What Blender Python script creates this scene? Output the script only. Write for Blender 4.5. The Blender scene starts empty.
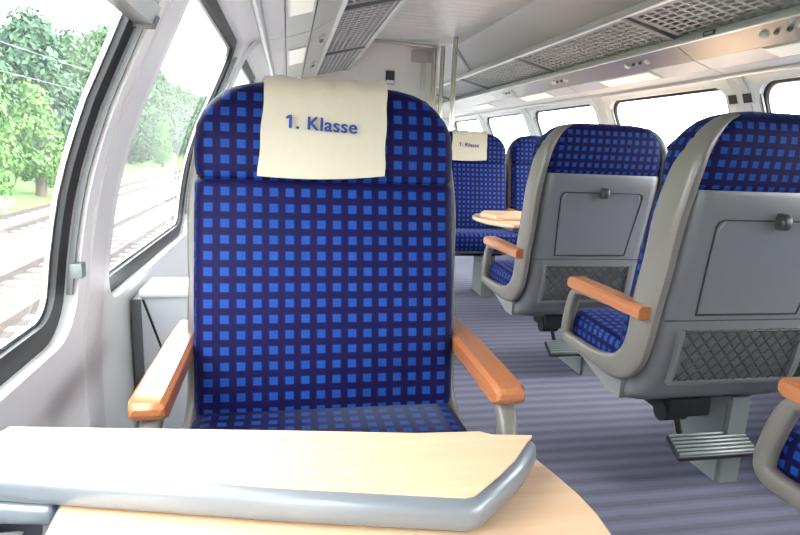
import bpy, bmesh, math, random
from mathutils import Vector, Matrix
random.seed(7)
PI = math.pi
sc = bpy.context.scene
COL = sc.collection

# ------------------------------------------------------------------ camera
H = 1.04                                   # eye height above the upper-deck floor
F, CX, CY = 580.0, 400.0, 267.5
VP, ROLL = (288.0, 143.0), 0.042           # vanishing point of the carriage axis, horizon slope
Yc = Vector((VP[0]-CX, VP[1]-CY, F)).normalized()
Pc = Vector((VP[0]-CX+1000, VP[1]-CY+1000*ROLL, F))
Zc = Pc.cross(Yc).normalized()
if Zc.y > 0: Zc = -Zc
Xc = Yc.cross(Zc)
cam = bpy.data.cameras.new('camera'); cam.sensor_width = 36; cam.lens = 36*F/800; cam.clip_start = .02
camo = bpy.data.objects.new('camera', cam); COL.objects.link(camo)
right = Vector((Xc.x, Yc.x, Zc.x)); down = Vector((Xc.y, Yc.y, Zc.y)); fwd = Vector((Xc.z, Yc.z, Zc.z))
M = Matrix.Identity(4)
for i in range(3):
    M[i][0] = right[i]; M[i][1] = -down[i]; M[i][2] = -fwd[i]
M[2][3] = H
camo.matrix_world = M
sc.camera = camo

# ------------------------------------------------------------------ world, exposure
w = bpy.data.worlds.new('overcast_sky'); sc.world = w; w.use_nodes = True
bg = w.node_tree.nodes['Background']
bg.inputs[0].default_value = (0.93, 0.97, 1.0, 1); bg.inputs[1].default_value = 4.6
sun = bpy.data.lights.new('hazy_sun_offscreen', 'SUN'); sun.energy = 4.0; sun.angle = math.radians(40); sun.color = (1, .97, .92)
suno = bpy.data.objects.new('hazy_sun_offscreen', sun); COL.objects.link(suno)
suno.rotation_euler = Vector((-.70, .12, -.70)).to_track_quat('-Z', 'Y').to_euler()
LAMP = .12                                  # strength of the ceiling light panels
vs = sc.view_settings
vs.view_transform = 'Standard'; vs.look = 'None'; vs.exposure = 1.45; vs.gamma = 1; vs.use_curve_mapping = False
sc.cycles.use_denoising = True
sc.cycles.max_bounces = 10; sc.cycles.diffuse_bounces = 6; sc.cycles.transparent_max_bounces = 12
sc.cycles.sample_clamp_indirect = 8

# ------------------------------------------------------------------ materials
def new_mat(name):
    m = bpy.data.materials.new(name); m.use_nodes = True
    return m, m.node_tree.nodes, m.node_tree.links, m.node_tree.nodes['Principled BSDF']
def plain(name, col, rough=.5, metal=0.0, noise=.0, scale=20, spec=.5):
    m, N, L, b = new_mat(name)
    b.inputs['Base Color'].default_value = (*col, 1); b.inputs['Roughness'].default_value = rough
    b.inputs['Metallic'].default_value = metal; b.inputs['Specular IOR Level'].default_value = spec
    if noise:
        t = N.new('ShaderNodeTexCoord'); n = N.new('ShaderNodeTexNoise'); n.inputs['Scale'].default_value = scale; n.inputs['Detail'].default_value = 5
        r = N.new('ShaderNodeMapRange'); r.inputs[3].default_value = 1-noise; r.inputs[4].default_value = 1+noise
        mx = N.new('ShaderNodeMix'); mx.data_type = 'RGBA'; mx.blend_type = 'MULTIPLY'; mx.inputs[0].default_value = 1
        L.new(t.outputs['Object'], n.inputs['Vector']); L.new(n.outputs[0], r.inputs[0])
        mx.inputs[6].default_value = (*col, 1); L.new(r.outputs[0], mx.inputs[7]); L.new(mx.outputs[2], b.inputs['Base Color'])
    return m
def wood(name, c1, c2, axis='X', rough=.35, scale=1.0):
    m, N, L, b = new_mat(name)
    t = N.new('ShaderNodeTexCoord'); mp = N.new('ShaderNodeMapping')
    mp.inputs['Scale'].default_value = {'X': (3*scale, 60*scale, 60*scale), 'Y': (60*scale, 3*scale, 60*scale)}[axis]
    n = N.new('ShaderNodeTexNoise'); n.inputs['Scale'].default_value = 1.6; n.inputs['Detail'].default_value = 6
    cr = N.new('ShaderNodeValToRGB'); cr.color_ramp.elements[0].position = .3; cr.color_ramp.elements[1].position = .7
    cr.color_ramp.elements[0].color = (*c1, 1); cr.color_ramp.elements[1].color = (*c2, 1)
    L.new(t.outputs['Object'], mp.inputs[0]); L.new(mp.outputs[0], n.inputs['Vector']); L.new(n.outputs[0], cr.inputs[0]); L.new(cr.outputs[0], b.inputs['Base Color'])
    b.inputs['Roughness'].default_value = rough; b.inputs['Coat Weight'].default_value = .5; b.inputs['Coat Roughness'].default_value = .32
    return m
def math_node(N, L, op, a, bb=None, c=None):
    n = N.new('ShaderNodeMath'); n.operation = op
    for i, v in enumerate((a, bb, c)):
        if v is None: continue
        if isinstance(v, (int, float)): n.inputs[i].default_value = v
        else: L.new(v, n.inputs[i])
    return n.outputs[0]
def fabric_mat():
    m, N, L, b = new_mat('moquette')
    uv = N.new('ShaderNodeTexCoord'); s = N.new('ShaderNodeSeparateXYZ'); L.new(uv.outputs['UV'], s.inputs[0])
    P = .0335
    def tri(o):                              # 0 at the middle of a square, .5 between two squares
        f = math_node(N, L, 'FRACT', math_node(N, L, 'ADD', math_node(N, L, 'DIVIDE', o, P), 100.0))
        return math_node(N, L, 'ABSOLUTE', math_node(N, L, 'SUBTRACT', f, .5))
    a, c = tri(s.outputs[0]), tri(s.outputs[1])
    mxab = math_node(N, L, 'MAXIMUM', a, c)
    sq = N.new('ShaderNodeMapRange'); sq.inputs[1].default_value = .280; sq.inputs[2].default_value = .245; L.new(mxab, sq.inputs[0])
    band = math_node(N, L, 'GREATER_THAN', mxab, .40)
    n = N.new('ShaderNodeTexNoise'); n.inputs['Scale'].default_value = 900; n.inputs['Detail'].default_value = 2; L.new(uv.outputs['UV'], n.inputs['Vector'])
    n2 = N.new('ShaderNodeTexNoise'); n2.inputs['Scale'].default_value = 25; L.new(uv.outputs['UV'], n2.inputs['Vector'])
    m1 = N.new('ShaderNodeMix'); m1.data_type = 'RGBA'; L.new(math_node(N, L, 'MULTIPLY', band, .8), m1.inputs[0])
    m1.inputs[6].default_value = (.004, .006, .062, 1); m1.inputs[7].default_value = (.009, .0035, .036, 1)
    m2 = N.new('ShaderNodeMix'); m2.data_type = 'RGBA'; L.new(sq.outputs[0], m2.inputs[0]); L.new(m1.outputs[2], m2.inputs[6]); m2.inputs[7].default_value = (.012, .056, .26, 1)
    r = N.new('ShaderNodeMapRange'); r.inputs[3].default_value = .7; r.inputs[4].default_value = 1.3
    L.new(math_node(N, L, 'ADD', math_node(N, L, 'MULTIPLY', n.outputs[0], .6), math_node(N, L, 'MULTIPLY', n2.outputs[0], .4)), r.inputs[0])
    m3 = N.new('ShaderNodeMix'); m3.data_type = 'RGBA'; m3.blend_type = 'MULTIPLY'; m3.inputs[0].default_value = 1
    L.new(m2.outputs[2], m3.inputs[6]); L.new(r.outputs[0], m3.inputs[7]); L.new(m3.outputs[2], b.inputs['Base Color'])
    b.inputs['Roughness'].default_value = .6; b.inputs['Specular IOR Level'].default_value = .12
    b.inputs['Sheen Weight'].default_value = .10; b.inputs['Sheen Roughness'].default_value = .3; b.inputs['Sheen Tint'].default_value = (.6, .7, 1, 1)
    bp = N.new('ShaderNodeBump'); bp.inputs['Strength'].default_value = .15; bp.inputs['Distance'].default_value = .002; L.new(n.outputs[0], bp.inputs['Height']); L.new(bp.outputs[0], b.inputs['Normal'])
    return m
def carpet_mat():
    m, N, L, b = new_mat('striped_carpet')
    t = N.new('ShaderNodeTexCoord'); s = N.new('ShaderNodeSeparateXYZ'); L.new(t.outputs['Object'], s.inputs[0])
    wob = N.new('ShaderNodeTexNoise'); wob.inputs['Scale'].default_value = 14; L.new(t.outputs['Object'], wob.inputs['Vector'])
    y = math_node(N, L, 'ADD', s.outputs[1], math_node(N, L, 'MULTIPLY', wob.outputs[0], .012))
    sn = math_node(N, L, 'SINE', math_node(N, L, 'MULTIPLY', y, 2*PI/.066))
    sn2 = math_node(N, L, 'SINE', math_node(N, L, 'MULTIPLY', y, 2*PI/.0165))
    v = math_node(N, L, 'ADD', math_node(N, L, 'MULTIPLY_ADD', sn, .36, .5), math_node(N, L, 'MULTIPLY', sn2, .08))
    n = N.new('ShaderNodeTexNoise'); n.inputs['Scale'].default_value = 260; L.new(t.outputs['Object'], n.inputs['Vector'])
    v = math_node(N, L, 'ADD', v, math_node(N, L, 'MULTIPLY_ADD', n.outputs[0], .5, -.25))
    cr = N.new('ShaderNodeValToRGB'); cr.color_ramp.elements[0].color = (.082, .08, .105, 1); cr.color_ramp.elements[1].color = (.13, .132, .185, 1)
    L.new(v, cr.inputs[0]); L.new(cr.outputs[0], b.inputs['Base Color'])
    b.inputs['Roughness'].default_value = .95; b.inputs['Specular IOR Level'].default_value = .1
    return m
def glass_mat(name='window_glass', refl=.06):
    m, N, L, b = new_mat(name); N.remove(b)
    tr = N.new('ShaderNodeBsdfTransparent'); tr.inputs[0].default_value = (.97, .99, .985, 1)
    gl = N.new('ShaderNodeBsdfGlossy'); gl.inputs['Roughness'].default_value = .02
    lw = N.new('ShaderNodeLayerWeight'); lw.inputs[0].default_value = .5
    fr = math_node(N, L, 'MULTIPLY_ADD', math_node(N, L, 'POWER', lw.outputs['Facing'], 5.0), .8, .04)
    mx = N.new('ShaderNodeMixShader'); L.new(fr, mx.inputs[0]); L.new(tr.outputs[0], mx.inputs[1]); L.new(gl.outputs[0], mx.inputs[2])
    flare_veil = N.new('ShaderNodeBsdfTranslucent'); flare_veil.inputs[0].default_value = (.9, .95, 1, 1)  # milky layer mixed in to imitate flare and reflection haze over the view
    m2 = N.new('ShaderNodeMixShader'); m2.inputs[0].default_value = .018; L.new(mx.outputs[0], m2.inputs[1]); L.new(flare_veil.outputs[0], m2.inputs[2])
    L.new(m2.outputs[0], N['Material Output'].inputs[0])
    return m
def lamp_mat():
    m, N, L, b = new_mat('lit_diffuser')
    b.inputs['Base Color'].default_value = (.9, .88, .8, 1); b.inputs['Roughness'].default_value = .3
    b.inputs['Emission Color'].default_value = (1, .9, .72, 1); b.inputs['Emission Strength'].default_value = LAMP
    return m
def leaf_mat(name, c1, c2):
    m, N, L, b = new_mat(name)
    g = N.new('ShaderNodeNewGeometry'); cr = N.new('ShaderNodeValToRGB')
    cr.color_ramp.elements[0].color = (*c1, 1); cr.color_ramp.elements[1].color = (*c2, 1)
    L.new(g.outputs['Random Per Island'], cr.inputs[0]); L.new(cr.outputs[0], b.inputs['Base Color'])
    b.inputs['Roughness'].default_value = .6; b.inputs['Specular IOR Level'].default_value = .2
    return m
MT = dict(
    fabric=fabric_mat(), carpet=carpet_mat(), glass=glass_mat(), lamp=lamp_mat(),
    frame=plain('warm_grey_plastic', (.185, .168, .146), .3, 0, .04, 30),
    panel=plain('grey_plastic', (.165, .166, .170), .30, 0, .04, 40),
    skirt=plain('pale_grey_plastic', (.21, .21, .205), .45),
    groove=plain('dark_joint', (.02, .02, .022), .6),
    net=plain('elastic_cord', (.03, .032, .034), .6),
    latch=plain('dark_green_latch', (.035, .045, .042), .35),
    black=plain('black_rubber', (.012, .012, .014), .45),
    steel=plain('painted_steel', (.19, .205, .205), .45, .2),
    ribs=plain('ribbed_aluminium', (.15, .175, .175), .4, .3),
    pad=wood('beech_pad', (.42, .14, .045), (.50, .185, .07), 'Y', .25),
    table=wood('maple_laminate', (.73, .475, .28), (.80, .56, .36), 'X', .32, .8),
    rim=plain('silver_edge', (.235, .26, .285), .28, .3),
    wall=plain('white_wall_panel', (.88, .87, .86), .4),
    pillar=plain('pale_pillar_panel', (.79, .77, .77), .4),
    ceiling=plain('ceiling_board', (.68, .665, .65), .35, .1),
    cove=plain('cove_panel', (.76, .75, .735), .45),
    alu=plain('brushed_aluminium', (.62, .62, .61), .28, .75, .05, 60),
    alupanel=plain('silver_service_panel', (.47, .45, .425), .3, .45, .04, 50),
    dark=plain('dark_bracket', (.16, .165, .165), .4, .3),
    pole=plain('polished_pole', (.60, .585, .50), .22, .6),
    cream=plain('cream_cloth', (.58, .53, .41), .9, 0, .04, 60, .1),
    print=plain('blue_print', (.018, .05, .27), .8),
    bin=plain('grey_bin_plastic', (.62, .64, .67), .4),
    sign=plain('dark_sign', (.03, .032, .05), .4), plate=plain('white_sign', (.75, .75, .74), .4),
    ballast=plain('ballast_stone', (.15, .122, .112), .95, 0, .45, 3), rail=plain('worn_rail', (.09, .07, .06), .4, .5),
    sleeper=plain('concrete_sleeper', (.18, .16, .15), .9), grass=plain('grass', (.075, .155, .03), .95, 0, .4, 4),
    bark=plain('bark', (.12, .09, .06), .9, 0, .3, 6), blossom=leaf_mat('white_blossom', (.2, .25, .16), (.5, .5, .46)),
    leafA=leaf_mat('mid_green_leaves', (.022, .06, .02), (.07, .14, .05)), leafB=leaf_mat('blue_green_leaves', (.022, .06, .03), (.06, .125, .06)),
    leafC=leaf_mat('light_green_leaves', (.05, .13, .025), (.115, .23, .06)),
    rack=plain('rack_grey', (.40, .40, .40), .5, .2),
    blind=plain('grey_blind', (.42, .42, .42), .6),
)

# ------------------------------------------------------------------ helpers
def link(o, parent=None):
    COL.objects.link(o)
    if parent: o.parent = parent
    return o
def tag(o, label, cat, group=None):
    o['label'] = label; o['category'] = cat
    if group: o['group'] = group
    return o
def thing(name, label, cat, loc=(0, 0, 0), rz=0, group=None):
    o = bpy.data.objects.new(name, None); o.empty_display_size = .1; link(o)
    o.location = loc; o.rotation_euler = (0, 0, rz)
    return tag(o, label, cat, group)
def struct(o, kind='structure'):
    o['kind'] = kind; return o
def box_uv(bm):
    uv = bm.loops.layers.uv.verify(); bm.normal_update()
    for f in bm.faces:
        n = f.normal; a = (abs(n.x), abs(n.y), abs(n.z))
        for l in f.loops:
            c = l.vert.co
            if a[0] > a[1]*1.2 and a[0] > a[2]*1.2: l[uv].uv = (c.y, c.z)
            elif a[2] > a[1]*1.3: l[uv].uv = (c.x, c.y)
            else: l[uv].uv = (c.x, c.z*1.02)
def obj(name, bm, mat, parent=None, smooth=None, uv=False):
    bmesh.ops.recalc_face_normals(bm, faces=bm.faces)
    if uv: box_uv(bm)
    me = bpy.data.meshes.new(name); bm.to_mesh(me); bm.free()
    me.materials.append(MT[mat])
    if smooth is not None:
        for p in me.polygons: p.use_smooth = True
        me.set_sharp_from_angle(angle=math.radians(smooth))
    return link(bpy.data.objects.new(name, me), parent)
def pyobj(name, v, f, mat, parent=None, smooth=None, recalc=True):
    me = bpy.data.meshes.new(name); me.from_pydata([tuple(p) for p in v], [], f)
    if recalc:
        bm = bmesh.new(); bm.from_mesh(me); bmesh.ops.recalc_face_normals(bm, faces=bm.faces); bm.to_mesh(me); bm.free()
    me.materials.append(MT[mat])
    if smooth is not None:
        for p in me.polygons: p.use_smooth = True
        me.set_sharp_from_angle(angle=math.radians(smooth))
    return link(bpy.data.objects.new(name, me), parent)
def box(x0, x1, y0, y1, z0, z1, bev=0, seg=2, bm=None):
    b2 = bmesh.new()
    r = bmesh.ops.create_cube(b2, size=1)
    for v in b2.verts:
        v.co = Vector(((x0+x1)/2+v.co.x*(x1-x0), (y0+y1)/2+v.co.y*(y1-y0), (z0+z1)/2+v.co.z*(z1-z0)))
    if bev: bmesh.ops.bevel(b2, geom=b2.edges[:], offset=bev, segments=seg, affect='EDGES', profile=.6)
    if bm is None: return b2
    tmp = bpy.data.meshes.new('t'); b2.to_mesh(tmp); b2.free(); bm.from_mesh(tmp); bpy.data.meshes.remove(tmp)
    return bm
def loft(rings, bm=None, caps=True, closed=True):
    bm = bm or bmesh.new(); R = [[bm.verts.new(p) for p in r] for r in rings]; n = len(R[0])
    for a, b in zip(R, R[1:]):
        for i in range(n if closed else n-1):
            j = (i+1) % n; bm.faces.new((a[i], a[j], b[j], b[i]))
    if caps:
        bm.faces.new(R[0]); bm.faces.new(R[-1])
    return bm
def rring(hw, y0, y1, z, rf, rb, n=5, ysk=0.0):
    """horizontal rounded rectangle: back at y0 with corner rb, front at y1 with corner rf"""
    pts = []
    rf = min(rf, hw*.95, (y1-y0)*.48); rb = min(rb, hw*.95, (y1-y0)*.48)
    for cx, cy, r, a0 in ((hw-rb, y0+rb, rb, -90), (hw-rf, y1-rf, rf, 0), (-hw+rf, y1-rf, rf, 90), (-hw+rb, y0+rb, rb, 180)):
        for i in range(n+1):
            a = math.radians(a0+90*i/n); pts.append(Vector((cx+r*math.cos(a), cy+r*math.sin(a), z)))
    return pts
def tube(path, r, n=10, bm=None, caps=True):
    bm = bm or bmesh.new(); P = [Vector(p) for p in path]; rings = []
    up = Vector((0, 0, 1)); prev = None
    for i, p in enumerate(P):
        t = (P[min(i+1, len(P)-1)]-P[max(i-1, 0)]).normalized()
        if prev is None:
            a = t.cross(up) if abs(t.dot(up)) < .95 else t.cross(Vector((1, 0, 0)))
        else: a = prev-t*prev.dot(t)
        a.normalize(); prev = a; b = t.cross(a); rr = r[i] if isinstance(r, (list, tuple)) else r
        rings.append([p+a*math.cos(2*PI*k/n)*rr+b*math.sin(2*PI*k/n)*rr for k in range(n)])
    return loft(rings, bm, caps)
def prism(poly, z0, z1, bm=None):
    return loft([[Vector((x, y, z0)) for x, y in poly], [Vector((x, y, z1)) for x, y in poly]], bm)
def interp(tab, t):
    if t <= tab[0][0]: return tab[0][1]
    for (a, va), (b, vb) in zip(tab, tab[1:]):
        if t <= b: return va+(vb-va)*(t-a)/(b-a)
    return tab[-1][1]
def spline(P, k=6):
    out = []; Q = [P[0]]+list(P)+[P[-1]]
    for i in range(1, len(Q)-2):
        for s in range(k):
            t = s/k; a, b, c, d = (Q[i-1], Q[i], Q[i+1], Q[i+2])
            out.append(tuple(.5*((2*b[m])+(-a[m]+c[m])*t+(2*a[m]-5*b[m]+4*c[m]-d[m])*t*t+(-a[m]+3*b[m]-3*c[m]+d[m])*t**3) for m in range(len(b))))
    out.append(tuple(P[-1])); return out
def dup(root, loc, rz, label, group=None):
    def cp(o, p):
        c = o.copy(); COL.objects.link(c)
        if p: c.parent = p
        for ch in o.children: cp(ch, c)
        return c
    r = cp(root, None); r.location = loc; r.rotation_euler = (0, 0, rz); r['label'] = label
    if group: r['group'] = group
    return r

# ------------------------------------------------------------------ the carriage shell
YB, YE = -2.595, 7.645                      # ends of the saloon
SYM = 1.94                              # left x + right x of a mirrored pair
PROF = [(0, -.395), (.45, -.405), (.62, -.402), (.703, -.392), (.78, -.383), (.848, -.373), (.946, -.353), (1.02, -.330), (1.10, -.300), (1.21, -.249), (1.324, -.198), (1.40, -.166), (1.425, -.14), (1.445, -.08)]
def wx(side, z, off=0.0):
    x = interp(PROF, z)-off
    return x if side < 0 else SYM-x
WINS = [(.068+1.28*k, 1.15+1.28*k) for k in range(-2, 6)]
WZ0, WZ1, WR = .668, 1.402, .085

def rect_loop(y0, y1, z0, z1, r, ne=10, nc=6):
    """points of a rounded rectangle in (y,z), counterclockwise, and its matching square outline fractions"""
    P = []
    cs = [(y1-r, z0+r, -90), (y1-r, z1-r, 0), (y0+r, z1-r, 90), (y0+r, z0+r, 180)]
    for q in range(4):
        cy, cz, a0 = cs[q]; nx = cs[(q+1) % 4]
        for i in range(nc+1):
            a = math.radians(a0+90*i/nc); P.append((cy+r*math.cos(a), cz+r*math.sin(a)))
        ea = math.radians(a0+90); s = (cy+r*math.cos(ea), cz+r*math.sin(ea)); na = math.radians(nx[2])
        e = (nx[0]+r*math.cos(na), nx[1]+r*math.sin(na))
        for i in range(1, ne): P.append((s[0]+(e[0]-s[0])*i/ne, s[1]+(e[1]-s[1])*i/ne))
    return P
def outer_loop(P, y0, y1, z0, z1, iy0, iy1, iz0, iz1, r):
    out = []
    for y, z in P:
        ty = (y-iy0)/(iy1-iy0); tz = (z-iz0)/(iz1-iz0)
        # push to the outer rectangle: corners go to corners
        cy = min(max(y, iy0+r), iy1-r); cz = min(max(z, iz0+r), iz1-r)
        dy, dz = y-cy, z-cz; m = max(abs(dy), abs(dz))
        if m < 1e-9: m = 1
        sy, sz = dy/m, dz/m
        Y = (y1 if sy > .999 else y0 if sy < -.999 else None); Zz = (z1 if sz > .999 else z0 if sz < -.999 else None)
        if Y is None: Y = min(max(y, y0), y1) if abs(dy) < 1e-9 else (cy+(y1-cy if sy > 0 else cy-y0)*sy*1.0 if sy > 0 else cy+(cy-y0)*sy)
        if Zz is None: Zz = z if abs(dz) < 1e-9 else (cz+(z1-cz)*sz if sz > 0 else cz+(cz-z0)*sz)
        out.append((Y, Zz))
    return out
def build_wall(side):
    V, Fc = [], []
    def add(y, z, off=0): V.append((wx(side, z, off), y, z)); return len(V)-1
    zo0, zo1 = .58, 1.445
    bays = [(.06+1.28*k-.095, .06+1.28*(k+1)-.095) for k in range(-2, 6)]
    for (w0, w1), (b0, b1) in zip(WINS, bays):
        P = rect_loop(w0, w1, WZ0, WZ1, WR); O = outer_loop(P, b0, b1, zo0, zo1, w0, w1, WZ0, WZ1, WR)
        a = [add(y, z) for y, z in P]; rin = [add(y, z, .032) for y, z in P]
        mid = [[add(y+(Y-y)*t, z+(Z-z)*t) for (y, z), (Y, Z) in zip(P, O)] for t in (.06, .4, .7)]
        o = [add(y, z) for y, z in O]; n = len(P)
        for A, B in ((rin, a), (a, mid[0]), (mid[0], mid[1]), (mid[1], mid[2]), (mid[2], o)):
            for i in range(n):
                j = (i+1) % n; Fc.append((A[i], A[j], B[j], B[i]))
    # below the windows, and the two ends
    for (y0, y1, zs) in [(YB, YE, (0, .3, .45, .58))]:
        row = [[add(y, z) for z in zs] for y in (y0, y1)]
        for k in range(len(zs)-1): Fc.append((row[0][k], row[1][k], row[1][k+1], row[0][k+1]))
    zs = [.58, .703, .8, .9, 1.0, 1.1, 1.2, 1.3, 1.40, 1.425, 1.445]
    for y0, y1 in ((YB, bays[0][0]), (bays[-1][1], YE)):
        if y1-y0 < 1e-4: continue
        row = [[add(y, z) for z in zs] for y in (y0, y1)]
        for k in range(len(zs)-1): Fc.append((row[0][k], row[1][k], row[1][k+1], row[0][k+1]))
    o = pyobj('wall_left' if side < 0 else 'wall_right', V, Fc, 'wall', smooth=35)
    return struct(o)
wall = {s: build_wall(s) for s in (-1, 1)}

def strip(side, y0, y1, z0, z1, off0, off1, n=14):
    """a bar that follows the wall profile: y0..y1, z0..z1, between two offsets"""
    rings = []
    for k in range(n+1):
        z = z0+(z1-z0)*k/n
        rings.append([Vector((wx(side, z, off0), y0, z)), Vector((wx(side, z, off0), y1, z)), Vector((wx(side, z, off1), y1, z)), Vector((wx(side, z, off1), y0, z))])
    return loft(rings)
wn = 0
for side in (-1, 1):
    for k, (w0, w1) in enumerate(WINS):
        wn += 1
        if side < 0: pass
        # gasket
        def ring_solid(i0, i1, o0, o1, r):
            a = rect_loop(w0+i0, w1-i0, WZ0+i0, WZ1-i0*.6, max(r-i0, .02)); b = rect_loop(w0+i1, w1-i1, WZ0+i1, WZ1-i1*.6, max(r-i1*.7, .02))
            f = lambda L_, o: [Vector((wx(side, z, o), y, z)) for y, z in L_]
            bm = bmesh.new(); rr = [f(a, o0), f(b, o0), f(b, o1), f(a, o1)]
            Rv = [[bm.verts.new(p) for p in q] for q in rr]; n = len(a)
            for A, B in zip(Rv, Rv[1:]+Rv[:1]):
                for i in range(n): bm.faces.new((A[i], A[(i+1) % n], B[(i+1) % n], B[i]))
            return bm
        g = obj('window_%d' % wn, ring_solid(-.008, .044 if side < 0 else .018, .024, .046, WR), 'black', smooth=40); struct(g)
        obj('edge_trim', ring_solid(.042 if side < 0 else .016, .050 if side < 0 else .022, .036, .044, WR), 'alu', g, 40)
        P = rect_loop(w0+.03, w1-.03, WZ0+.03, WZ1-.02, .05)
        yc = (w0+w1)/2; bm = bmesh.new()
        NZ = 12; rows = []
        for q in range(NZ+1):
            z = WZ0+.012+(WZ1-.014-WZ0-.006)*q/NZ
            rows.append([bm.verts.new((wx(side, z, .04), y, z)) for y in (w0+.012, w1-.012)])
        for a, b in zip(rows, rows[1:]): bm.faces.new((a[0], a[1], b[1], b[0]))
        obj('pane', bm, 'glass', g, 60)
        # guide rails of the roller blind in the reveal, both sides
        for yy in ((w0+.006, w0+.014), (w1-.014, w1-.006)):
            obj('blind_guide', strip(side, yy[0], yy[1], WZ0+.08, WZ1-.05, .006, .016), 'steel', g, 40)
        if side < 0:
            c = .795
            obj('guide_clip', box(wx(-1, c, .006)-.004, wx(-1, c, 0)+.012, w1-.026, w1-.002, c-.014, c+.014, .003), 'steel', g, 40)
    for k in range(-2, 6):                # pillar covers between the windows
        y = .06+1.28*k-.095
        if y-.06 < YB: continue
        obj('pillar_cover', strip(side, y-.05, y+.05, .03, 1.43, -.006, .004, 24), 'pillar', wall[side], 40)
# partly lowered blind in the nearest window
bl = thing('roller_blind', 'grey roller blind pulled slightly down over the train window', 'blind', (0, 0, 0))
obj('blind_fabric', strip(-1, .08, 1.14, 1.25, 1.40, .010, .014), 'blind', bl, 40)
obj('hem_bar', strip(-1, .073, 1.145, 1.232, 1.262, -.008, .022, 4), 'alu', bl, 40)
for yy in (.07, 1.134): obj('end_cap', strip(-1, yy, yy+.014, 1.226, 1.246, -.012, .026, 3), 'steel', bl, 40)

# floor, ceiling, end walls
struct(obj('floor', box(-.42, 2.36, YB, YE, -.05, 0), 'carpet'))
CZ, CE = 1.90, 1.387                      # flat ceiling height and its right-hand edge
ceil = struct(obj('ceiling', box(SYM-CE-.02, CE+.02, YB, YE, CZ+.012, CZ+.03), 'cove'))
bd = box(SYM-CE, CE, -.048, .048, CZ-.004, CZ+.014, .003, 1)
first = obj('ceiling_board', bd, 'ceiling', ceil); n = 0
for k in range(int((5.0-YB)/.1)):
    o = first if k == 0 else link(first.copy(), ceil)
    o.location.y = YB+.05+.1*k
for side in (-1, 1):                       # sloping cove panels from the ceiling edge to above the racks
    mx = (lambda x: x) if side > 0 else (lambda x: SYM-x)
    for k in range(-2, 6):
        y0 = .06+1.28*k-.095
        V = [(mx(x), y, z) for y in (y0-.001, y0+1.281) for x, z in ((CE-.005, CZ), (1.55, 1.865), (1.74, 1.79), (1.86, 1.70), (1.93, 1.62), (2.0, 1.53), (2.045, 1.438), (2.06, 1.438), (2.015, 1.535), (1.945, 1.628), (1.875, 1.71), (1.75, 1.805), (1.56, 1.88), (CE-.005, CZ+.015))]
        nn = 13; Fc = [tuple(range(nn)), tuple(range(2*nn-1, nn-1, -1))]+[(i, (i+1) % nn, nn+(i+1) % nn, nn+i) for i in range(nn)]
        pyobj('cove_panel', V, Fc, 'cove', ceil, 40)
    # service panels below the rack: bar, light strip, button strip
    PT = [(2.105, 1.425), (2.02, 1.442), (1.95, 1.457), (1.847, 1.489), (1.733, 1.556), (1.745, 1.60), (1.93, 1.63)]
    for k in range(-2, 6):
        y0 = .06+1.28*k-.095+.003; y1 = y0+1.274
        for nm, a, b, mt in (('rail_panel', 0, 1, 'wall'), ('edge_panel', 1, 2, 'cove'), ('light_panel', 2, 3, 'alupanel'), ('button_panel', 3, 4, 'alupanel')):
            (xa, za), (xb, zb) = PT[a], PT[b]
            V = [(mx(x), y, z) for y in (y0, y1) for x, z in ((xa-.002, za), (xb+.002, zb), (xb+.004, zb+.014), (xa+.004, za+.014))]
            pyobj(nm, V, [(0, 1, 2, 3), (7, 6, 5, 4), (0, 4, 5, 1), (1, 5, 6, 2), (2, 6, 7, 3), (3, 7, 4, 0)], mt, wall[side])
    obj('rail_tube', tube([(mx(2.035), YB+.01, 1.436), (mx(2.035), YE-.01, 1.436)], .013, 10), 'alu', wall[side], 40)
wb = struct(obj('wall_back', box(-.42, 2.36, YB-.05, YB, 0, 1.95), 'wall'))
wf = struct(obj('wall_front', box(-.42, 2.36, YE, YE+.05, 0, 1.95), 'wall'))
bh = struct(obj('wall_bulkhead', box(-.42, 1.24, 5.0, 5.05, 0, 1.9), 'cove'))
arc = [(.3+(1.24-.3)*i/16, 4.985, CZ-.012-.055*(1-math.sin(PI*(.18+.64*i/16)))*.9) for i in range(17)]
obj('arch_trim', tube(arc, .014, 8), 'alu', bh, 40)
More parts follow.
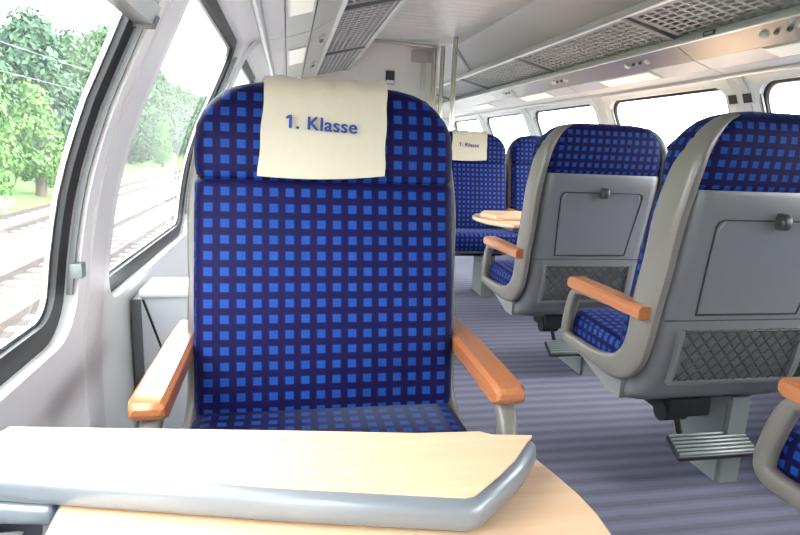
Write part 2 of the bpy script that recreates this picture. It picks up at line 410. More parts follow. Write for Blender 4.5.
# ------------------------------------------------------------------ luggage racks
def perforated(y0, y1):
    X0, Z0, X1, Z1 = 1.485, 1.652, 1.80, 1.575
    nx, ny = 9, int(round((y1-y0-.06)/.06))
    us = [0, .05]
    for i in range(nx):
        a = .05+.9*i/nx; d = .9/nx; us += [a+d*.70, a+d] if i < nx-1 else [a+d*.70, 1]
    ys = [y0]
    for j in range(ny):
        a = y0+.03+(y1-y0-.06)*j/ny; d = (y1-y0-.06)/ny; ys += [a+d*.14, a+d*.86]
    ys.append(y1)
    return us, ys, (X0, Z0, X1, Z1)
def rack(side, label):
    t = thing('luggage_rack', label, 'luggage rack', ((1.47 if side > 0 else SYM-1.47), 1.0, 1.655))
    ox, oy, oz = t.location
    mx = (lambda x: x-ox) if side > 0 else (lambda x: SYM-x-ox)
    br = [2.53+1.28*k for k in range(-3, 4)]
    for a, b in zip(br, br[1:]):
        us, ys, (X0, Z0, X1, Z1) = perforated(a+.02, b-.02)
        bm = bmesh.new(); G = [[bm.verts.new((mx(X0+(X1-X0)*u), y-oy, Z0+(Z1-Z0)*u-oz)) for u in us] for y in ys]
        for j in range(len(ys)-1):
            for i in range(len(us)-1):
                if j % 2 == 1 and i % 2 == 1: continue
                bm.faces.new((G[j][i], G[j][i+1], G[j+1][i+1], G[j+1][i]))
        bmesh.ops.recalc_face_normals(bm, faces=bm.faces)
        bmesh.ops.solidify(bm, geom=bm.faces[:], thickness=.005)
        obj('perforated_shelf', bm, 'rack', t)
    for y in br:
        V = []
        for yy in (y-.014, y+.014):
            V += [(mx(1.455), yy-oy, 1.645-oz), (mx(1.80), yy-oy, 1.552-oz), (mx(1.90), yy-oy, 1.60-oz), (mx(1.86), yy-oy, 1.66-oz), (mx(1.455), yy-oy, 1.672-oz)]
        pyobj('bracket', V, [(0, 1, 2, 3, 4), (9, 8, 7, 6, 5)]+[(i, (i+1) % 5, 5+(i+1) % 5, 5+i) for i in range(5)], 'steel', t)
    obj('front_rail', box(*(sorted((mx(1.448), mx(1.478)))), YB+.02-oy, 6.3-oy, 1.643-oz, 1.676-oz, .008), 'alu', t, 40)
    obj('rear_lip', box(*(sorted((mx(1.728), mx(1.748)))), YB+.02-oy, 6.3-oy, 1.545-oz, 1.578-oz, .006), 'alu', t, 40)
rack(1, 'perforated metal luggage rack above the windows of the paired seats')
rack(-1, 'perforated metal luggage rack above the single seat and its window')

# light panels and knobs in the service panels
def lerp(a, b, t): return (a[0]+(b[0]-a[0])*t, a[1]+(b[1]-a[1])*t)
for side, lab in ((1, 'warm frosted light panel set above the windows of the paired seats'), (-1, 'warm frosted light panel set above the single seat side windows')):
    mx = (lambda x: x) if side > 0 else (lambda x: SYM-x)
    a, b = (1.95, 1.457), (1.847, 1.489)
    for k in range(-1, 3):
        y0 = 2.9+1.28*k; p, q = lerp(a, b, .14), lerp(a, b, .86)
        t = thing('light_panel', lab, 'light', (mx((p[0]+q[0])/2), y0+.28, (p[1]+q[1])/2), 0, 'light panels %s' % ('over paired seats' if side > 0 else 'over single seats'))
        ox, oy, oz = t.location
        def slab(u, v, e, d0, d1):
            V = []
            for y in (y0-e, y0+.50+e):
                for (x, z), d in ((u, d0), (v, d0), (v, d1), (u, d1)): V.append((mx(x-d*.3)-ox, y-oy, z-d*.95-oz))
            return V
        Fq = [(0, 1, 2, 3), (7, 6, 5, 4), (0, 4, 5, 1), (1, 5, 6, 2), (2, 6, 7, 3), (3, 7, 4, 0)]
        pyobj('lamp_frame', slab(lerp(a, b, .08), lerp(a, b, .92), .012, -.004, .003), Fq, 'alu', t)
        pyobj('diffuser', slab(p, q, 0, -.002, .006), Fq, 'lamp', t)
    a, b = (1.847, 1.489), (1.733, 1.556)
    for y in (1.05, 1.97, 2.9, 3.8, 4.75):
        c = lerp(a, b, .5)
        t = thing('reading_light_controls', 'row of round reading light knobs on the silver strip above %s' % ('the paired seats' if side > 0 else 'the single seat'), 'switch', (mx(c[0]), y, c[1]), 0, 'reading light controls %s' % ('over paired seats' if side > 0 else 'over single seats'))
        nrm = Vector((-.5*side, 0, -.86)).normalized()
        for i, (dy, r, mt) in enumerate(((-.09, .017, 'plate'), (-.03, .009, 'dark'), (.03, .009, 'dark'), (.09, .017, 'plate'))):
            obj('knob', tube([Vector((0, dy, 0))-nrm*.004, Vector((0, dy, 0))+nrm*.008, Vector((0, dy, 0))+nrm*.012], [r, r, r*.7], 14), mt, t, 50)

# grab poles
for i, (x, y, zt, lab) in enumerate(((1.274, 4.6, CZ-.004, 'tall steel grab pole standing alone behind the facing pair of seats'), (1.262, 4.93, 1.875, 'steel grab pole against the edge of the white bulkhead'), (1.19, 4.93, 1.86, 'steel grab pole beside the pole at the bulkhead edge'))):
    t = thing('grab_pole', lab, 'pole', (x, y, 0))
    obj('pole', tube([(0, 0, 0), (0, 0, zt+.002)], .019, 14), 'pole', t, 40)
    obj('floor_flange', tube([(0, 0, 0), (0, 0, .012)], .03, 18), 'pole', t, 40)
    if i == 0: obj('stay_bar', tube([(0, 0, 1.82), (.10, .1, 1.745), (.20, .2, 1.66)], .014, 10), 'pole', t, 40)
# signs
s = thing('wall_sign', 'small black square sign with a white strip on the bulkhead', 'sign', (.835, 4.998, 1.60))
obj('sign_plate', box(-.038, .038, -.012, 0, -.045, .065, .003), 'sign', s); obj('white_strip', box(-.034, .034, -.0135, -.011, -.04, -.012), 'plate', s)
s = thing('wall_display', 'grey panel with a hanging strip mounted on the white bulkhead', 'panel', (1.10, 4.998, 1.82))
obj('display_box', box(-.09, .08, -.02, 0, -.075, .02, .006), 'alupanel', s); obj('hanging_strip', box(-.005, .035, -.012, 0, -.29, -.07, .004), 'alu', s)
for yy, col in ((2.578, 'small dark square sticker on the window pillar, on its bulkhead side'), (2.485, 'small dark square sticker on the window pillar, on its side away from the bulkhead')):
    z = 1.335; t = thing('pictogram_sticker', col, 'sticker', (wx(1, z)-.006, yy, z))
    rot = math.atan2(wx(1, 1.31)-wx(1, 1.36), .05)
    t.rotation_euler = (0, -rot, 0)
    obj('backing', box(-.003, .004, -.032, .032, -.03, .03), 'plate', t); obj('pictogram', box(-.0045, -.002, -.027, .027, -.02, .024), 'sign', t)
t = thing('rack_plate', 'small dark plate fixed to the rear lip of a luggage rack', 'sign', (1.727, 2.29, 1.562))
obj('plate', box(-.004, .003, -.035, .035, -.010, .010, .002), 'sign', t); obj('plate_print', box(-.0052, -.0035, -.026, .026, -.004, .004), 'alu', t)

# ------------------------------------------------------------------ seats
def yf(z): return -.04-.2*(z-.47)+.012*math.sin(PI*min(max((z-.47)/.5, 0), 1))
YBT = [(.285, -.10), (.30, -.135), (.33, -.175), (.385, -.205), (.45, -.22), (.6, -.238), (.72, -.262), (.886, -.298), (.967, -.31), (1.08, -.322), (1.17, -.325)]
def yb(z): return interp(YBT, z)
HW = .284
def frame_mesh(sgn):
    path = [(0.150, -0.284, 1.150, 0.006), (0.185, -0.282, 1.143, 0.016), (0.214, -0.278, 1.130, 0.026), (0.239, -0.275, 1.106, 0.034), (0.260, -0.271, 1.072, 0.042), (0.272, -0.264, 1.03, 0.050), (0.280, -0.252, 0.98, 0.057), (0.288, -0.231, 0.88, 0.061), (0.287, -0.207, 0.74, 0.060), (0.289, -0.184, 0.62, 0.060), (0.29, -0.175, 0.53, 0.054), (0.291, -0.153, 0.455, 0.052), (0.294, -0.105, 0.408, 0.044), (0.298, -0.04, 0.388, 0.034), (0.302, 0.05, 0.384, 0.025), (0.306, 0.15, 0.386, 0.022), (0.308, 0.205, 0.388, 0.021), (0.309, 0.232, 0.402, 0.021), (0.31, 0.232, 0.44, 0.021), (0.311, 0.217, 0.5, 0.021), (0.312, 0.196, 0.553, 0.019), (0.312, 0.165, 0.577, 0.013), (0.311, 0.1, 0.583, 0.011), (0.306, -0.02, 0.586, 0.011), (0.298, -0.18, 0.59, 0.012)]
    S = spline(path, 4); rings = []
    for i, (x, y, z, h) in enumerate(S):
        a = Vector(S[max(i-1, 0)][:3]); b = Vector(S[min(i+1, len(S)-1)][:3]); t = (b-a).normalized()
        n = t.cross(Vector((1, 0, 0))).normalized(); th = n.cross(t).normalized()
        e = min(.018, h*1.1+.004); ring = []
        for k in range(16):
            q = 2*PI*k/16; c, s_ = math.cos(q), math.sin(q)
            pw = lambda v: math.copysign(abs(v)**.6, v)
            p = Vector((x, y, z))+n*h*pw(c)+th*e*pw(s_); ring.append(Vector((p.x*sgn, p.y, p.z)))
        rings.append(ring)
    return loft(rings)
def pad_mesh(sgn):
    rings = []
    for y, z0, z1, hw in ((.212, .598, .608, .022), (.206, .588, .618, .028), (.19, .581, .623, .031), (.05, .585, .625, .031), (-.12, .587, .627, .030), (-.225, .588, .627, .026)):
        c = min(.008, (z1-z0)*.35)
        rings.append([Vector((.313*sgn+a, y, b)) for a, b in ((-hw+c, z0), (hw-c, z0), (hw, z0+c*.6), (hw, z1-c), (hw-c, z1), (-hw+c, z1), (-hw, z1-c), (-hw, z0+c*.6))])
    return loft(rings)
def seat_mesh_parts():
    D = {}
    zs = [.44, .455, .48, .55, .62, .70, .78, .86, .92, .95, .962]
    D['back_cushion'] = (loft([rring(HW-(.02 if z == .44 else .006 if z in (.455, .962) else 0), yf(z)-.10, yf(z)-(.02 if z == .44 else .006 if z in (.455, .962) else 0), z, .035, .02) for z in zs]), 'fabric', 60, True)
    hz = [(.9625, .276, .008), (.968, .281, .002), (.985, .284, 0), (1.03, .285, -.004), (1.07, .281, -.004), (1.10, .268, 0), (1.125, .248, .004), (1.145, .226, .010), (1.158, .20, .02), (1.167, .165, .034), (1.172, .12, .055)]
    D['headrest'] = (loft([rring(hw, yb(z)+max(i, 0)+.004, yf(z)-i+.004, z, .04, .075) for z, hw, i in hz]), 'fabric', 70, True)
    bz = [.285, .292, .305, .33, .36, .40, .45, .52, .6, .68, .76, .84, .90, .95, .964]
    D['back_panel'] = (loft([rring(.272-(.03 if z < .29 else .012 if z < .3 else 0), yb(z)+(.006 if z > .96 else 0), yb(z)+.115, z, .02, .055) for z in bz]), 'panel', 50, False)
    cz = [(.365, .012), (.372, .004), (.39, 0), (.44, 0), (.462, .004), (.473, .014), (.479, .035)]
    bm = loft([rring(HW+.002-i, -.12, .275-i, z, .05, .02) for z, i in cz])
    for v in bm.verts:
        if v.co.z > .43: v.co.z += .012*(v.co.y/.27)
    D['seat_cushion'] = (bm, 'fabric', 60, True)
    bm = bmesh.new()
    rr = [[Vector((x, y, z)) for x, y, z in ((-.285, y0, z0), (.285, y0, z0), (.285, y0, z1), (-.285, y0, z1))] for y0, z0, z1 in ((-.10, .292, .37), (-.02, .292, .37), (.13, .335, .372), (.24, .352, .372))]
    D['under_tray'] = (loft(rr, bm), 'skirt', None, False)
    return D
def back_details(panel, parent):
    """folding flap outline, latch and net pocket on the back panel (children of the panel)"""
    e = .0025
    def P(x, z, d): return Vector((x, yb(z)-d, z))
    def bar(pts, wd, th):
        rings = []
        for i, (x, z) in enumerate(pts):
            a, b = pts[max(i-1, 0)], pts[min(i+1, len(pts)-1)]; t = Vector((b[0]-a[0], b[1]-a[1])).normalized(); n = Vector((-t.y, t.x))*wd/2
            rings.append([P(x+n.x, z+n.y, -.003), P(x-n.x, z-n.y, -.003), P(x-n.x, z-n.y, th), P(x+n.x, z+n.y, th)])
        return loft(rings)
    tl, bl_, zt, zb = .190, .168, .886, .606
    pts = [(-bl_, zb)]+[(-bl_-(tl-bl_)*k/8, zb+(zt-.02-zb)*k/8) for k in range(1, 9)]+[(-tl+.006, zt-.006), (-tl+.022, zt)]
    pts += [(0, zt)]+[(-x, z) for x, z in reversed(pts)]
    flap_v = pts
    # the flap itself: a thin raised plate
    bm = bmesh.new(); n = 10; G = []
    for k in range(n+1):
        z = zb+.004+(zt-zb-.008)*k/n; hw = bl_+(tl-bl_)*(z-zb)/(zt-zb)-.004
        if k == n: hw -= .016
        G.append([P(-hw, z, .0), P(-hw+.004, z, .004), P(hw-.004, z, .004), P(hw, z, .0), P(hw, z, -.004), P(-hw, z, -.004)])
    fl = obj('folding_table_flap', loft(G, bm), 'panel', parent, 30)
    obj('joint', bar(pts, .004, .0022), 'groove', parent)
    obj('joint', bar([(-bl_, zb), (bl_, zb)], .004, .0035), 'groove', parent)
    bm = loft([rring(.014, yb(zt)-.028, yb(zt)-.0, zt-.022, .006, .010), rring(.018, yb(zt)-.034, yb(zt)-.0, zt-.004, .006, .012), rring(.016, yb(zt)-.030, yb(zt)-.0, zt+.014, .006, .010), rring(.011, yb(zt)-.018, yb(zt)-.0, zt+.022, .004, .006)])
    obj('latch', bm, 'latch', fl, 50)
    # horizontal seam and pocket
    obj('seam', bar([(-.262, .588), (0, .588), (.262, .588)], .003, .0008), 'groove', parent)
    z0, z1, hw = .388, .560, .205
    fr = [(-hw, z0+.012), (-hw+.012, z0), (hw-.012, z0), (hw, z0+.012), (hw, z1), (-hw, z1), (-hw, z0+.012)]
    pk = obj('pocket_back', loft([[P(-hw, z, .001), P(hw, z, .001), P(hw, z, -.004), P(-hw, z, -.004)] for z in (z0, .43, .47, .52, z1)]), 'panel', parent)
    for seg, wd in (([(-hw, z1), (-hw, .5), (-hw, .45), (-hw, z0)], .014), ([(hw, z1), (hw, .5), (hw, .45), (hw, z0)], .014), ([(-hw, z0), (hw, z0)], .012)):
        obj('pocket_rim', bar(seg, wd, .014), 'panel', pk, 30)
    bm = bmesh.new(); dx = .041; W = z1-z0-.006; segs = []
    for k in range(-6, 14):
        for sg in (1, -1):
            pl = []
            for j in range(9):
                z = z0+.006+W*j/8; x = (-hw+.004+dx*k+(W*.92)*j/8)*sg
                if abs(x) <= hw-.002: pl.append((x, z))
            if len(pl) > 1:
                tube([P(x, z, .010+(.0014*sg)) for x, z in pl], .0027, 5, bm)
    for z in (z0+.006, z1-.004): tube([P(-hw, z, .010), P(0, z, .010), P(hw, z, .010)], .0035, 6, bm)
    o = obj('pocket_net', bm, 'net', pk, 60); o['kind'] = 'stuff'

D = seat_mesh_parts()
MESH = {}
def add_seat(t, cx, shared=0):
    for nm, (bm, mt, sm, uv) in D.items():
        if nm in MESH: o = link(MESH[nm].copy(), t)
        else: o = MESH[nm] = obj(nm, bm, mt, t, sm, uv)
        o.location.x = cx; o.parent = t
        if nm == 'back_panel':
            if 'det' not in MESH:
                back_details(o, o); MESH['det'] = [c for c in o.children]
            else:
                for c in MESH['det']:
                    q = c.copy(); COL.objects.link(q); q.parent = o
                    for g in c.children:
                        r = g.copy(); COL.objects.link(r); r.parent = q
    for sg in (-1, 1):
        for nm, fn, mt in (('side_frame', frame_mesh, 'frame'), ('armrest_pad', pad_mesh, 'pad')):
            kx = nm+str(sg)
            if sg == shared and nm == 'armrest_pad': continue      # the middle armrest has one pad
            if kx in MESH: o = link(MESH[kx].copy(), t)
            else: o = MESH[kx] = obj(nm, fn(sg), mt, t, 45 if nm == 'side_frame' else 30)
            o.parent = t; o.location.x = cx
def pedestal(t, cx):
    bm = loft([[Vector((cx+x, y, z)) for x, y in ((-.045*k, -.15), (.045*k, -.15), (.045*k, .10), (-.045*k, .10))] for z, k in ((0, 1.0), (.30, 1.0))])
    bmesh.ops.bevel(bm, geom=[e for e in bm.edges if abs(e.verts[0].co.z-e.verts[1].co.z) > .1], offset=.012, segments=2, affect='EDGES')
    obj('pedestal', bm, 'steel', t, 40)
def footrest(t, cx):
    # black pivot, arm and ribbed plate for the passenger behind
    obj('footrest_pivot', tube([(cx-.125, -.10, .245), (cx-.045, -.10, .245)], .034, 14), 'black', t, 40)
    obj('pivot_housing', box(cx-.12, cx+.03, -.14, .0, .235, .30, .01), 'black', t, 40)
    obj('footrest_arm', tube([(cx-.07, -.105, .24), (cx-.06, -.12, .18), (cx-.03, -.115, .125)], .010, 8), 'black', t, 40)
    def tilt(bm):
        for v in bm.verts: v.co.y = -.17+(v.co.y+.1125)*.62; v.co.z += .042+(v.co.y+.17)*.55; v.co.x -= .03
        return bm
    obj('footrest_arm', tube([(cx-.05, -.115, .13), (cx-.03, -.15, .14), (cx, -.17, .142)], .009, 8), 'black', t, 40)
    p = obj('footrest_plate', tilt(box(cx-.085, cx+.205, -.170, -.055, .098, .112, .004)), 'black', t, 40)
    for k in range(6):
        y = -.164+.019*k; obj('tread_rib', tilt(box(cx-.078, cx+.198, y, y+.011, .111, .118, .002, 1)), 'ribs', p, 40)

# single seat facing the camera
main = thing('train_seat', 'blue checked single train seat facing the folding table by the window', 'seat', (.088, 1.14, 0), PI)
add_seat(main, 0)
pedestal(main, 0)
# pairs on the other side of the aisle
SX = 1.315; PITCH = .62
def make_pair(label, y, rz, lx=SX):
    t = thing('double_seat', label, 'seat', (lx, y, 0), rz)
    sgn = 1 if rz == 0 else -1
    add_seat(t, 0); add_seat(t, PITCH*sgn, -sgn)
    pedestal(t, .12*sgn)
    footrest(t, -.01*sgn if sgn > 0 else -.62)
    return t
pairA = make_pair('grey backed double seat with dark ribbed footrest, between two other rows facing away', 1.65, 0)
pairB = dup(pairA, (SX, 2.57, 0), 0, 'grey backed double seat whose passengers face the small wooden table')
pairC = dup(pairA, (SX, .73, 0), 0, 'double seat showing only its wooden armrest and grey loop beside the aisle')
far = make_pair('blue double seat facing back across the small table, cream cloth on its headrest', 4.02, PI)

# headrest cloths
def cloth(root, label, group=None, wob=1.0):
    t = thing('headrest_cloth', label, 'headrest cover', root.location.copy(), root.rotation_euler.z)
    prof = []
    for k in range(13):
        z = .974+(1.150-.974)*k/12; prof.append((yf(z)+.017, z))
    yt = yf(1.16); prof += [(yt+.008, 1.166), (yt-.012, 1.180), (yt-.04, 1.183), (yb(1.17)+.07, 1.181), (yb(1.16)+.035, 1.172), (yb(1.14)-.002, 1.152), (yb(1.12)-.006, 1.125)]
    nx = 22; bm = bmesh.new(); G = []
    for j, (y, z) in enumerate(prof):
        row = []; tt = j/(len(prof)-1); low = max(0, 1-j/12)
        for i in range(nx+1):
            u = i/nx*2-1
            x = u*(.131+.004*low)+.006+.010*low
            edge = .0012*math.sin(z*70+u*2)*(abs(u)**6)
            fold = .0022*math.sin(u*17+z*6)*math.exp(-((z-1.165)/.05)**2)
            sag = -.007*low*(1-u*u)-.004*low*u
            row.append(bm.verts.new((x+edge, y+fold, z+sag+(.0025*math.sin(u*11)*(1 if j in (13, 14, 15, 16) else 0)))))
        G.append(row)
    for a, b in zip(G, G[1:]):
        for i in range(nx): bm.faces.new((a[i], a[i+1], b[i+1], b[i]))
    bmesh.ops.recalc_face_normals(bm, faces=bm.faces)
    bmesh.ops.solidify(bm, geom=bm.faces[:], thickness=.002)
    c = obj('cloth', bm, 'cream', t, 60)
    fc = bpy.data.curves.new('lettering', 'FONT'); fc.body = '1. Klasse'; fc.size = .03; fc.offset = 0; fc.space_character = 1.08; fc.extrude = 0
    fo = bpy.data.objects.new('lettering_curve', fc); COL.objects.link(fo)
    dg = bpy.context.evaluated_depsgraph_get(); me = bpy.data.meshes.new_from_object(fo.evaluated_get(dg))
    bpy.data.objects.remove(fo)
    xs = [v.co.x for v in me.vertices]; w0, w1 = min(xs), max(xs); s = .142/(w1-w0); ang = math.radians(-2.3); sy = 1.0
    for v in me.vertices:
        a, b = (v.co.x-(w0+w1)/2)*s, (v.co.y-.0105)*s*sy
        a, b = a*math.cos(ang)-b*math.sin(ang), a*math.sin(ang)+b*math.cos(ang)
        z = 1.082+b; v.co = Vector((-a+.014, yf(z)+.0265, z))
    # flag of the figure 1
    bmf = bmesh.new(); bmf.from_mesh(me); lx = max(v.co.x for v in bmf.verts); zt = max(v.co.z for v in bmf.verts if v.co.x > lx-.012)
    f = [bmf.verts.new((lx+dx, yf(zt)+.0265, zt+dz)) for dx, dz in ((-.003, -.0002), (.0, -.0002), (.0058, -.0042), (.0058, -.0078), (-.001, -.0042))]
    bmf.faces.new(f)
    src = [([v.co.copy() for v in fc_.verts]) for fc_ in bmf.faces]
    for kk, (dx, dz) in enumerate(((.0012, 0), (-.0012, 0), (.0006, .0007), (-.0006, -.0006))):       # heavier strokes
        for vs_ in src: bmf.faces.new([bmf.verts.new(c_+Vector((dx, .00008*(kk+1), dz))) for c_ in vs_])
    bmf.to_mesh(me); bmf.free()
    me.materials.append(MT['print']); link(bpy.data.objects.new('lettering', me), c)
    return t
cloth(main, 'cream cloth printed 1. Klasse hanging over the single seat headrest')
cloth(far, 'small cream cloth with blue print on the far double seat headrest')

# ------------------------------------------------------------------ foreground table
tb = thing('folding_table', 'maple wall table with one leaf folded over and silver edge, before the single seat', 'table', (-.25, .60, 0))
def rel(P, o=(-.25, .60)): return [(x-o[0], y-o[1]) for x, y in P]
def inset(poly, d):
    n = len(poly); area = sum(poly[i][0]*poly[(i+1) % n][1]-poly[(i+1) % n][0]*poly[i][1] for i in range(n)); s = 1 if area > 0 else -1; out = []
    for i in range(n):
        p0, p1, p2 = Vector(poly[i-1]), Vector(poly[i]), Vector(poly[(i+1) % n])
        a = (p1-p0).normalized(); b = (p2-p1).normalized(); na = Vector((-a.y, a.x))*s; nb = Vector((-b.y, b.x))*s
        m = (na+nb); m = m/max(m.dot(na), .3)/1.0
        out.append(tuple(p1+m*d))
    return out
def slab(name, poly, z0, z1, bev, mat, parent, smooth=35):
    n = len(poly); rings = []
    for k in range(5):                    # rounded underside and top edge
        a = PI/2*k/4; rings.append([Vector((x, y, z0+bev*(1-math.cos(a)))) for x, y in inset(poly, bev*(1-math.sin(a)))])
    for k in range(5):
        a = PI/2*k/4; rings.append([Vector((x, y, z1-bev*(1-math.sin(a)))) for x, y in inset(poly, bev*(1-math.cos(a)))])
    return obj(name, loft(rings), mat, parent, smooth)
curve = [(.300, .668), (.312, .632), (.321, .595), (.330, .55), (.333, .51), (.330, .47), (.310, .43), (.29, .39), (.265, .355), (.235, .33)]
low = rel([(-.395, .742), (.262, .708), (.285, .692)]+curve+[(-.215, .345), (-.236, .602), (-.395, .634)])
slab('fixed_top', low, .632, .659, .004, 'rim', tb)
obj('laminate', prism(inset(low, .004), .657, .6605), 'table', tb)
leaf = rel([(-.322, .701), (0, .657), (.292, .616), (.300, .609), (.296, .598), (.262, .556), (.232, .527), (.200, .499), (.190, .492), (.176, .489), (0.0, .5275), (-.30, .602), (-.352, .617), (-.365, .63), (-.362, .648), (-.335, .690)])
lf = slab('folded_leaf', leaf, .661, .698, .014, 'rim', tb)
lam = inset(leaf, .011)
lam = rel([(-.321, .702), (0, .658), (.296, .614)]) + lam[4:]
obj('leaf_laminate', prism(lam, .696, .7000), 'table', lf)
obj('notch_rim', box(-.395+.25, -.237+.25, -.012, .018, .638, .663, .011, 4), 'rim', tb, 40)
for i, v in enumerate([c for c in tb.children if c.name.startswith('notch_rim')][0].data.vertices):
    v.co.y += -(v.co.x-.013)*.2
obj('hinge_block', box(.0-.075, -.02, -.05, .005, .60, .63, .006), 'skirt', tb, 40)
obj('hinge_knob', tube([(-.125, -.03, .60), (-.085, -.03, .61)], .016, 12), 'rim', tb, 40)
obj('wall_bracket', box(-.150, -.05, -.02, .12, .54, .634, .01), 'steel', tb, 40)
obj('support_leg', tube([(-.08, .06, 0), (-.08, .06, .634)], .025, 14), 'steel', tb, 40)

# small table between pair B and the far pair
t2 = thing('small_table', 'small maple table with silver edge between the facing double seats', 'table', (1.60, 3.33, 0))
o2 = (1.60, 3.33)
o2 = (1.575, 3.33)
P2 = rel([(2.27, 3.03), (2.30, 3.60), (1.24, 3.60), (1.15, 3.55), (1.105, 3.46), (1.09, 3.36), (1.11, 3.22), (1.16, 3.10), (1.22, 3.05)], o2)
slab('fixed_top', P2, .622, .648, .008, 'table', t2)
P3 = rel([(2.28, 3.16), (2.28, 3.46), (1.17, 3.46), (1.12, 3.36), (1.17, 3.20)], o2)
l2 = slab('folded_leaf', P3, .649, .676, .010, 'table', t2)
obj('under_frame', box(-.33, .66, -.20, .20, .590, .624, .01), 'rim', t2, 40)
obj('leaf_laminate', prism(inset(P3, .008), .675, .679), 'table', l2)
obj('support_leg', tube([(.45, 0, 0), (.45, 0, .63)], .03, 14), 'steel', t2, 40)

# waste bin on the wall behind the single seat
bn = thing('waste_bin', 'grey lidded waste bin on the wall behind the single seat', 'bin', (-.27, 1.60, 0))
obj('bin_body', box(-.105, .13, -.05, .10, .22, .635, .008), 'bin', bn, 40)
obj('bin_lid', box(-.108, .135, -.055, .105, .633, .652, .006), 'wall', bn, 40)
obj('back_plate', box(-.13, -.10, -.045, .10, .24, .628, .004), 'steel', bn, 40)
ang = [(-.098, .628), (-.05, .47)]
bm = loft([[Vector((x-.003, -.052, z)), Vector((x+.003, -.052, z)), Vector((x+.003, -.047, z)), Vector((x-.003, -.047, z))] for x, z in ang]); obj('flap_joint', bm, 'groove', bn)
obj('bin_bracket', box(-.06, .08, 0, .06, 0, .222, .004), 'steel', bn, 40)

# ------------------------------------------------------------------ outside
GZ = -2.2
V = [(-140, -60, GZ), (140, -60, GZ), (140, 400, GZ), (-140, 400, GZ)]
struct(pyobj('ground', V, [(0, 1, 2, 3)], 'ballast'))
gb = pyobj('grass_bank', [(-11.0, -40, GZ+.01), (-12.3, -40, GZ+.28), (-16, -40, GZ+.5), (-60, -40, GZ+1.2), (-11.0, 400, GZ+.01), (-12.3, 400, GZ+.28), (-16, 400, GZ+.5), (-60, 400, GZ+1.2)], [(0, 1, 5, 4), (1, 2, 6, 5), (2, 3, 7, 6)], 'grass')
struct(gb)
for x, lab in ((-5.2, 'railway track running next to the train, outside the window'), (-9.4, 'railway track nearest the grassy bank, outside the window')):
    t = thing('railway_track', lab, 'track', (x, 60, GZ))
    for sg in (-1, 1):
        obj('rail', box(sg*.72-.035, sg*.72+.035, -90, 240, .12, .27, .0), 'rail', t)
    proto = None
    for k in range(150):
        y = -52+.65*k
        if proto is None: proto = obj('sleeper', box(-1.25, 1.25, -.12, .12, .0, .13), 'sleeper', t); o = proto
        else: o = link(proto.copy(), t)
        o.location.y = y
for x, z in ((-5.2, 3.6), (-5.2, 4.5)):
    pass
def foliage(name, mat, parent, blobs, n, size):
    V, Fc = [], []
    tot = sum(b[3]**2 for b in blobs)
    for bx, by, bz, br, sq in blobs:
        for _ in range(int(n*br*br/tot)):
            u = random.uniform(-1, 1); a = random.uniform(0, 2*PI); r = br*random.uniform(.55, 1.05); q = math.sqrt(1-u*u)
            c = Vector((bx+r*q*math.cos(a), by+r*q*math.sin(a), bz+r*u*sq))
            nn = Vector((q*math.cos(a)+random.uniform(-.7, .7), q*math.sin(a)+random.uniform(-.7, .7), u+random.uniform(-.5, .9))).normalized()
            t1 = nn.cross(Vector((random.uniform(-1, 1), random.uniform(-1, 1), random.uniform(-1, 1)))).normalized(); t2_ = nn.cross(t1); s = size*random.uniform(.6, 1.3)
            i = len(V); V += [c-t1*s, c-t2_*s*.55+nn*s*.1, c+t1*s, c+t2_*s*.55+nn*s*.1]; Fc.append((i, i+1, i+2, i+3))
    return pyobj(name, V, Fc, mat, parent, recalc=False)
def tree(mat, hgt, rad, n, size, label, group):
    t = thing('broadleaf_tree', label, 'tree', (0, 0, 0), 0, group)
    obj('trunk', tube([(0, 0, -.3), (.1, 0, hgt*.3), (-.1, .1, hgt*.6), (0, 0, hgt*.85)], [.28, .22, .14, .04], 8), 'bark', t, 60)
    blobs = []
    for k in range(13):
        f = k/12; z = hgt*(.16+.70*f); rr = rad*(.55+.45*math.sin(PI*min(1, .25+.7*f)))
        a = k*2.4; d = rr*.55*(1-f*.6)
        blobs.append((d*math.cos(a), d*math.sin(a), z, rr*.62, .85))
    foliage('foliage', mat, t, blobs, n, size)
    return t
LAB = ['tall mid green broadleaf tree on the bank beyond the tracks', 'blue green broadleaf tree on the bank beyond the tracks', 'light yellow green young tree at the front of the bank']
GR = 'trees on the bank beyond the tracks'
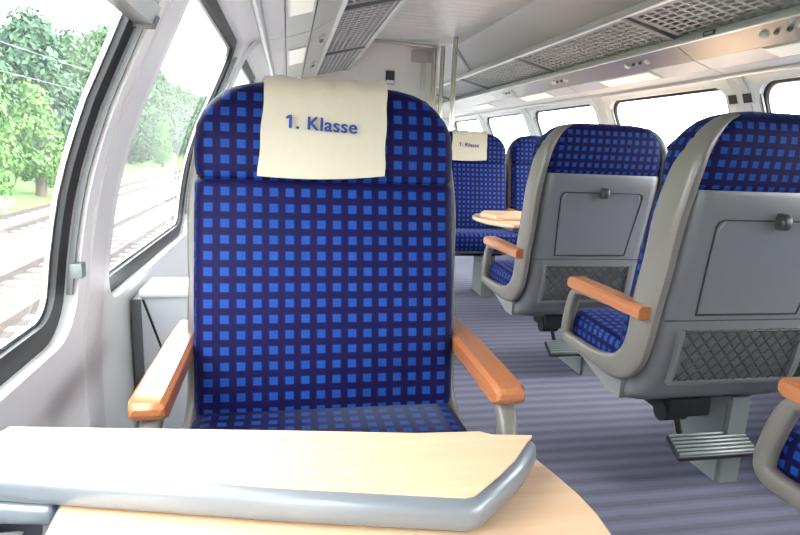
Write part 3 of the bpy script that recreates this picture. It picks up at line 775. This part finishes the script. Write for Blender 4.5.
protos = [tree('leafA', 10.2, 2.75, 9500, .21, LAB[0], GR), tree('leafB', 9.4, 2.7, 9500, .2, LAB[1], GR), tree('leafC', 5.0, 1.3, 4200, .12, LAB[2], GR)]
spots = []
for k in range(16):
    y = 12+7.6*k; spots.append((0 if k % 3 != 1 else 1, -16.3+random.uniform(-.5, .5), y+random.uniform(-.4, .4), random.uniform(.92, 1.1)))
    spots.append((1 if k % 3 != 1 else 0, -24.6+random.uniform(-.5, .5), y+3.8+random.uniform(-.4, .4), random.uniform(1.12, 1.2)))
spots += [(2, -11.9, 26.6, .95), (2, -11.9, 31.4, 1.0), (2, -12.4, 15, .9), (2, -12.4, 44, .8), (2, -12.4, 63, .8)]
used = set()
for kind, x, y, s in spots:
    if kind in used:
        o = dup(protos[kind], (x, y, GZ+.3), 0, LAB[kind] if x > -20 else LAB[kind].replace('on the bank beyond the tracks', 'in the back row behind the bank trees'), GR if x > -20 else 'back row of trees')
    else:
        o = protos[kind]; used.add(kind)
        if x < -20: o['label'] = LAB[kind].replace('on the bank beyond the tracks', 'in the back row behind the bank trees'); o['group'] = 'back row of trees'
    o.location = (x, y, GZ+.3); o.rotation_euler.z = random.uniform(0, 6.28); o.scale = (s, s, s*random.uniform(1.10, 1.2))
for x, y, s in ((-11.3, 24.6, 1.0), (-11.4, 34.5, .8), (-11.3, 41, .9)):
    t = thing('flowering_bush', 'low white flowering bush at the foot of the grassy bank', 'bush', (x, y, GZ+.05), 0, 'flowering bushes on the bank')
    obj('stem', tube([(0, 0, -.1), (0, 0, .4*s)], [.05, .02], 6), 'bark', t)
    foliage('foliage', 'blossom', t, [(0, 0, .55*s, .6*s, .8), (.4*s, .3*s, .4*s, .45*s, .8)], 380, .09)
for z, lab in ((5.2, 'contact wire of the overhead line above the neighbouring track'), (6.1, 'carrying cable of the overhead line above the contact wire')):
    o = obj('overhead_wire', tube([(-9.4, -20+10*k, GZ+z+(.25 if z > 5.5 else 0)*((k % 6)-3)**2/9) for k in range(28)], .012, 5), 'dark'); tag(o, lab, 'wire')
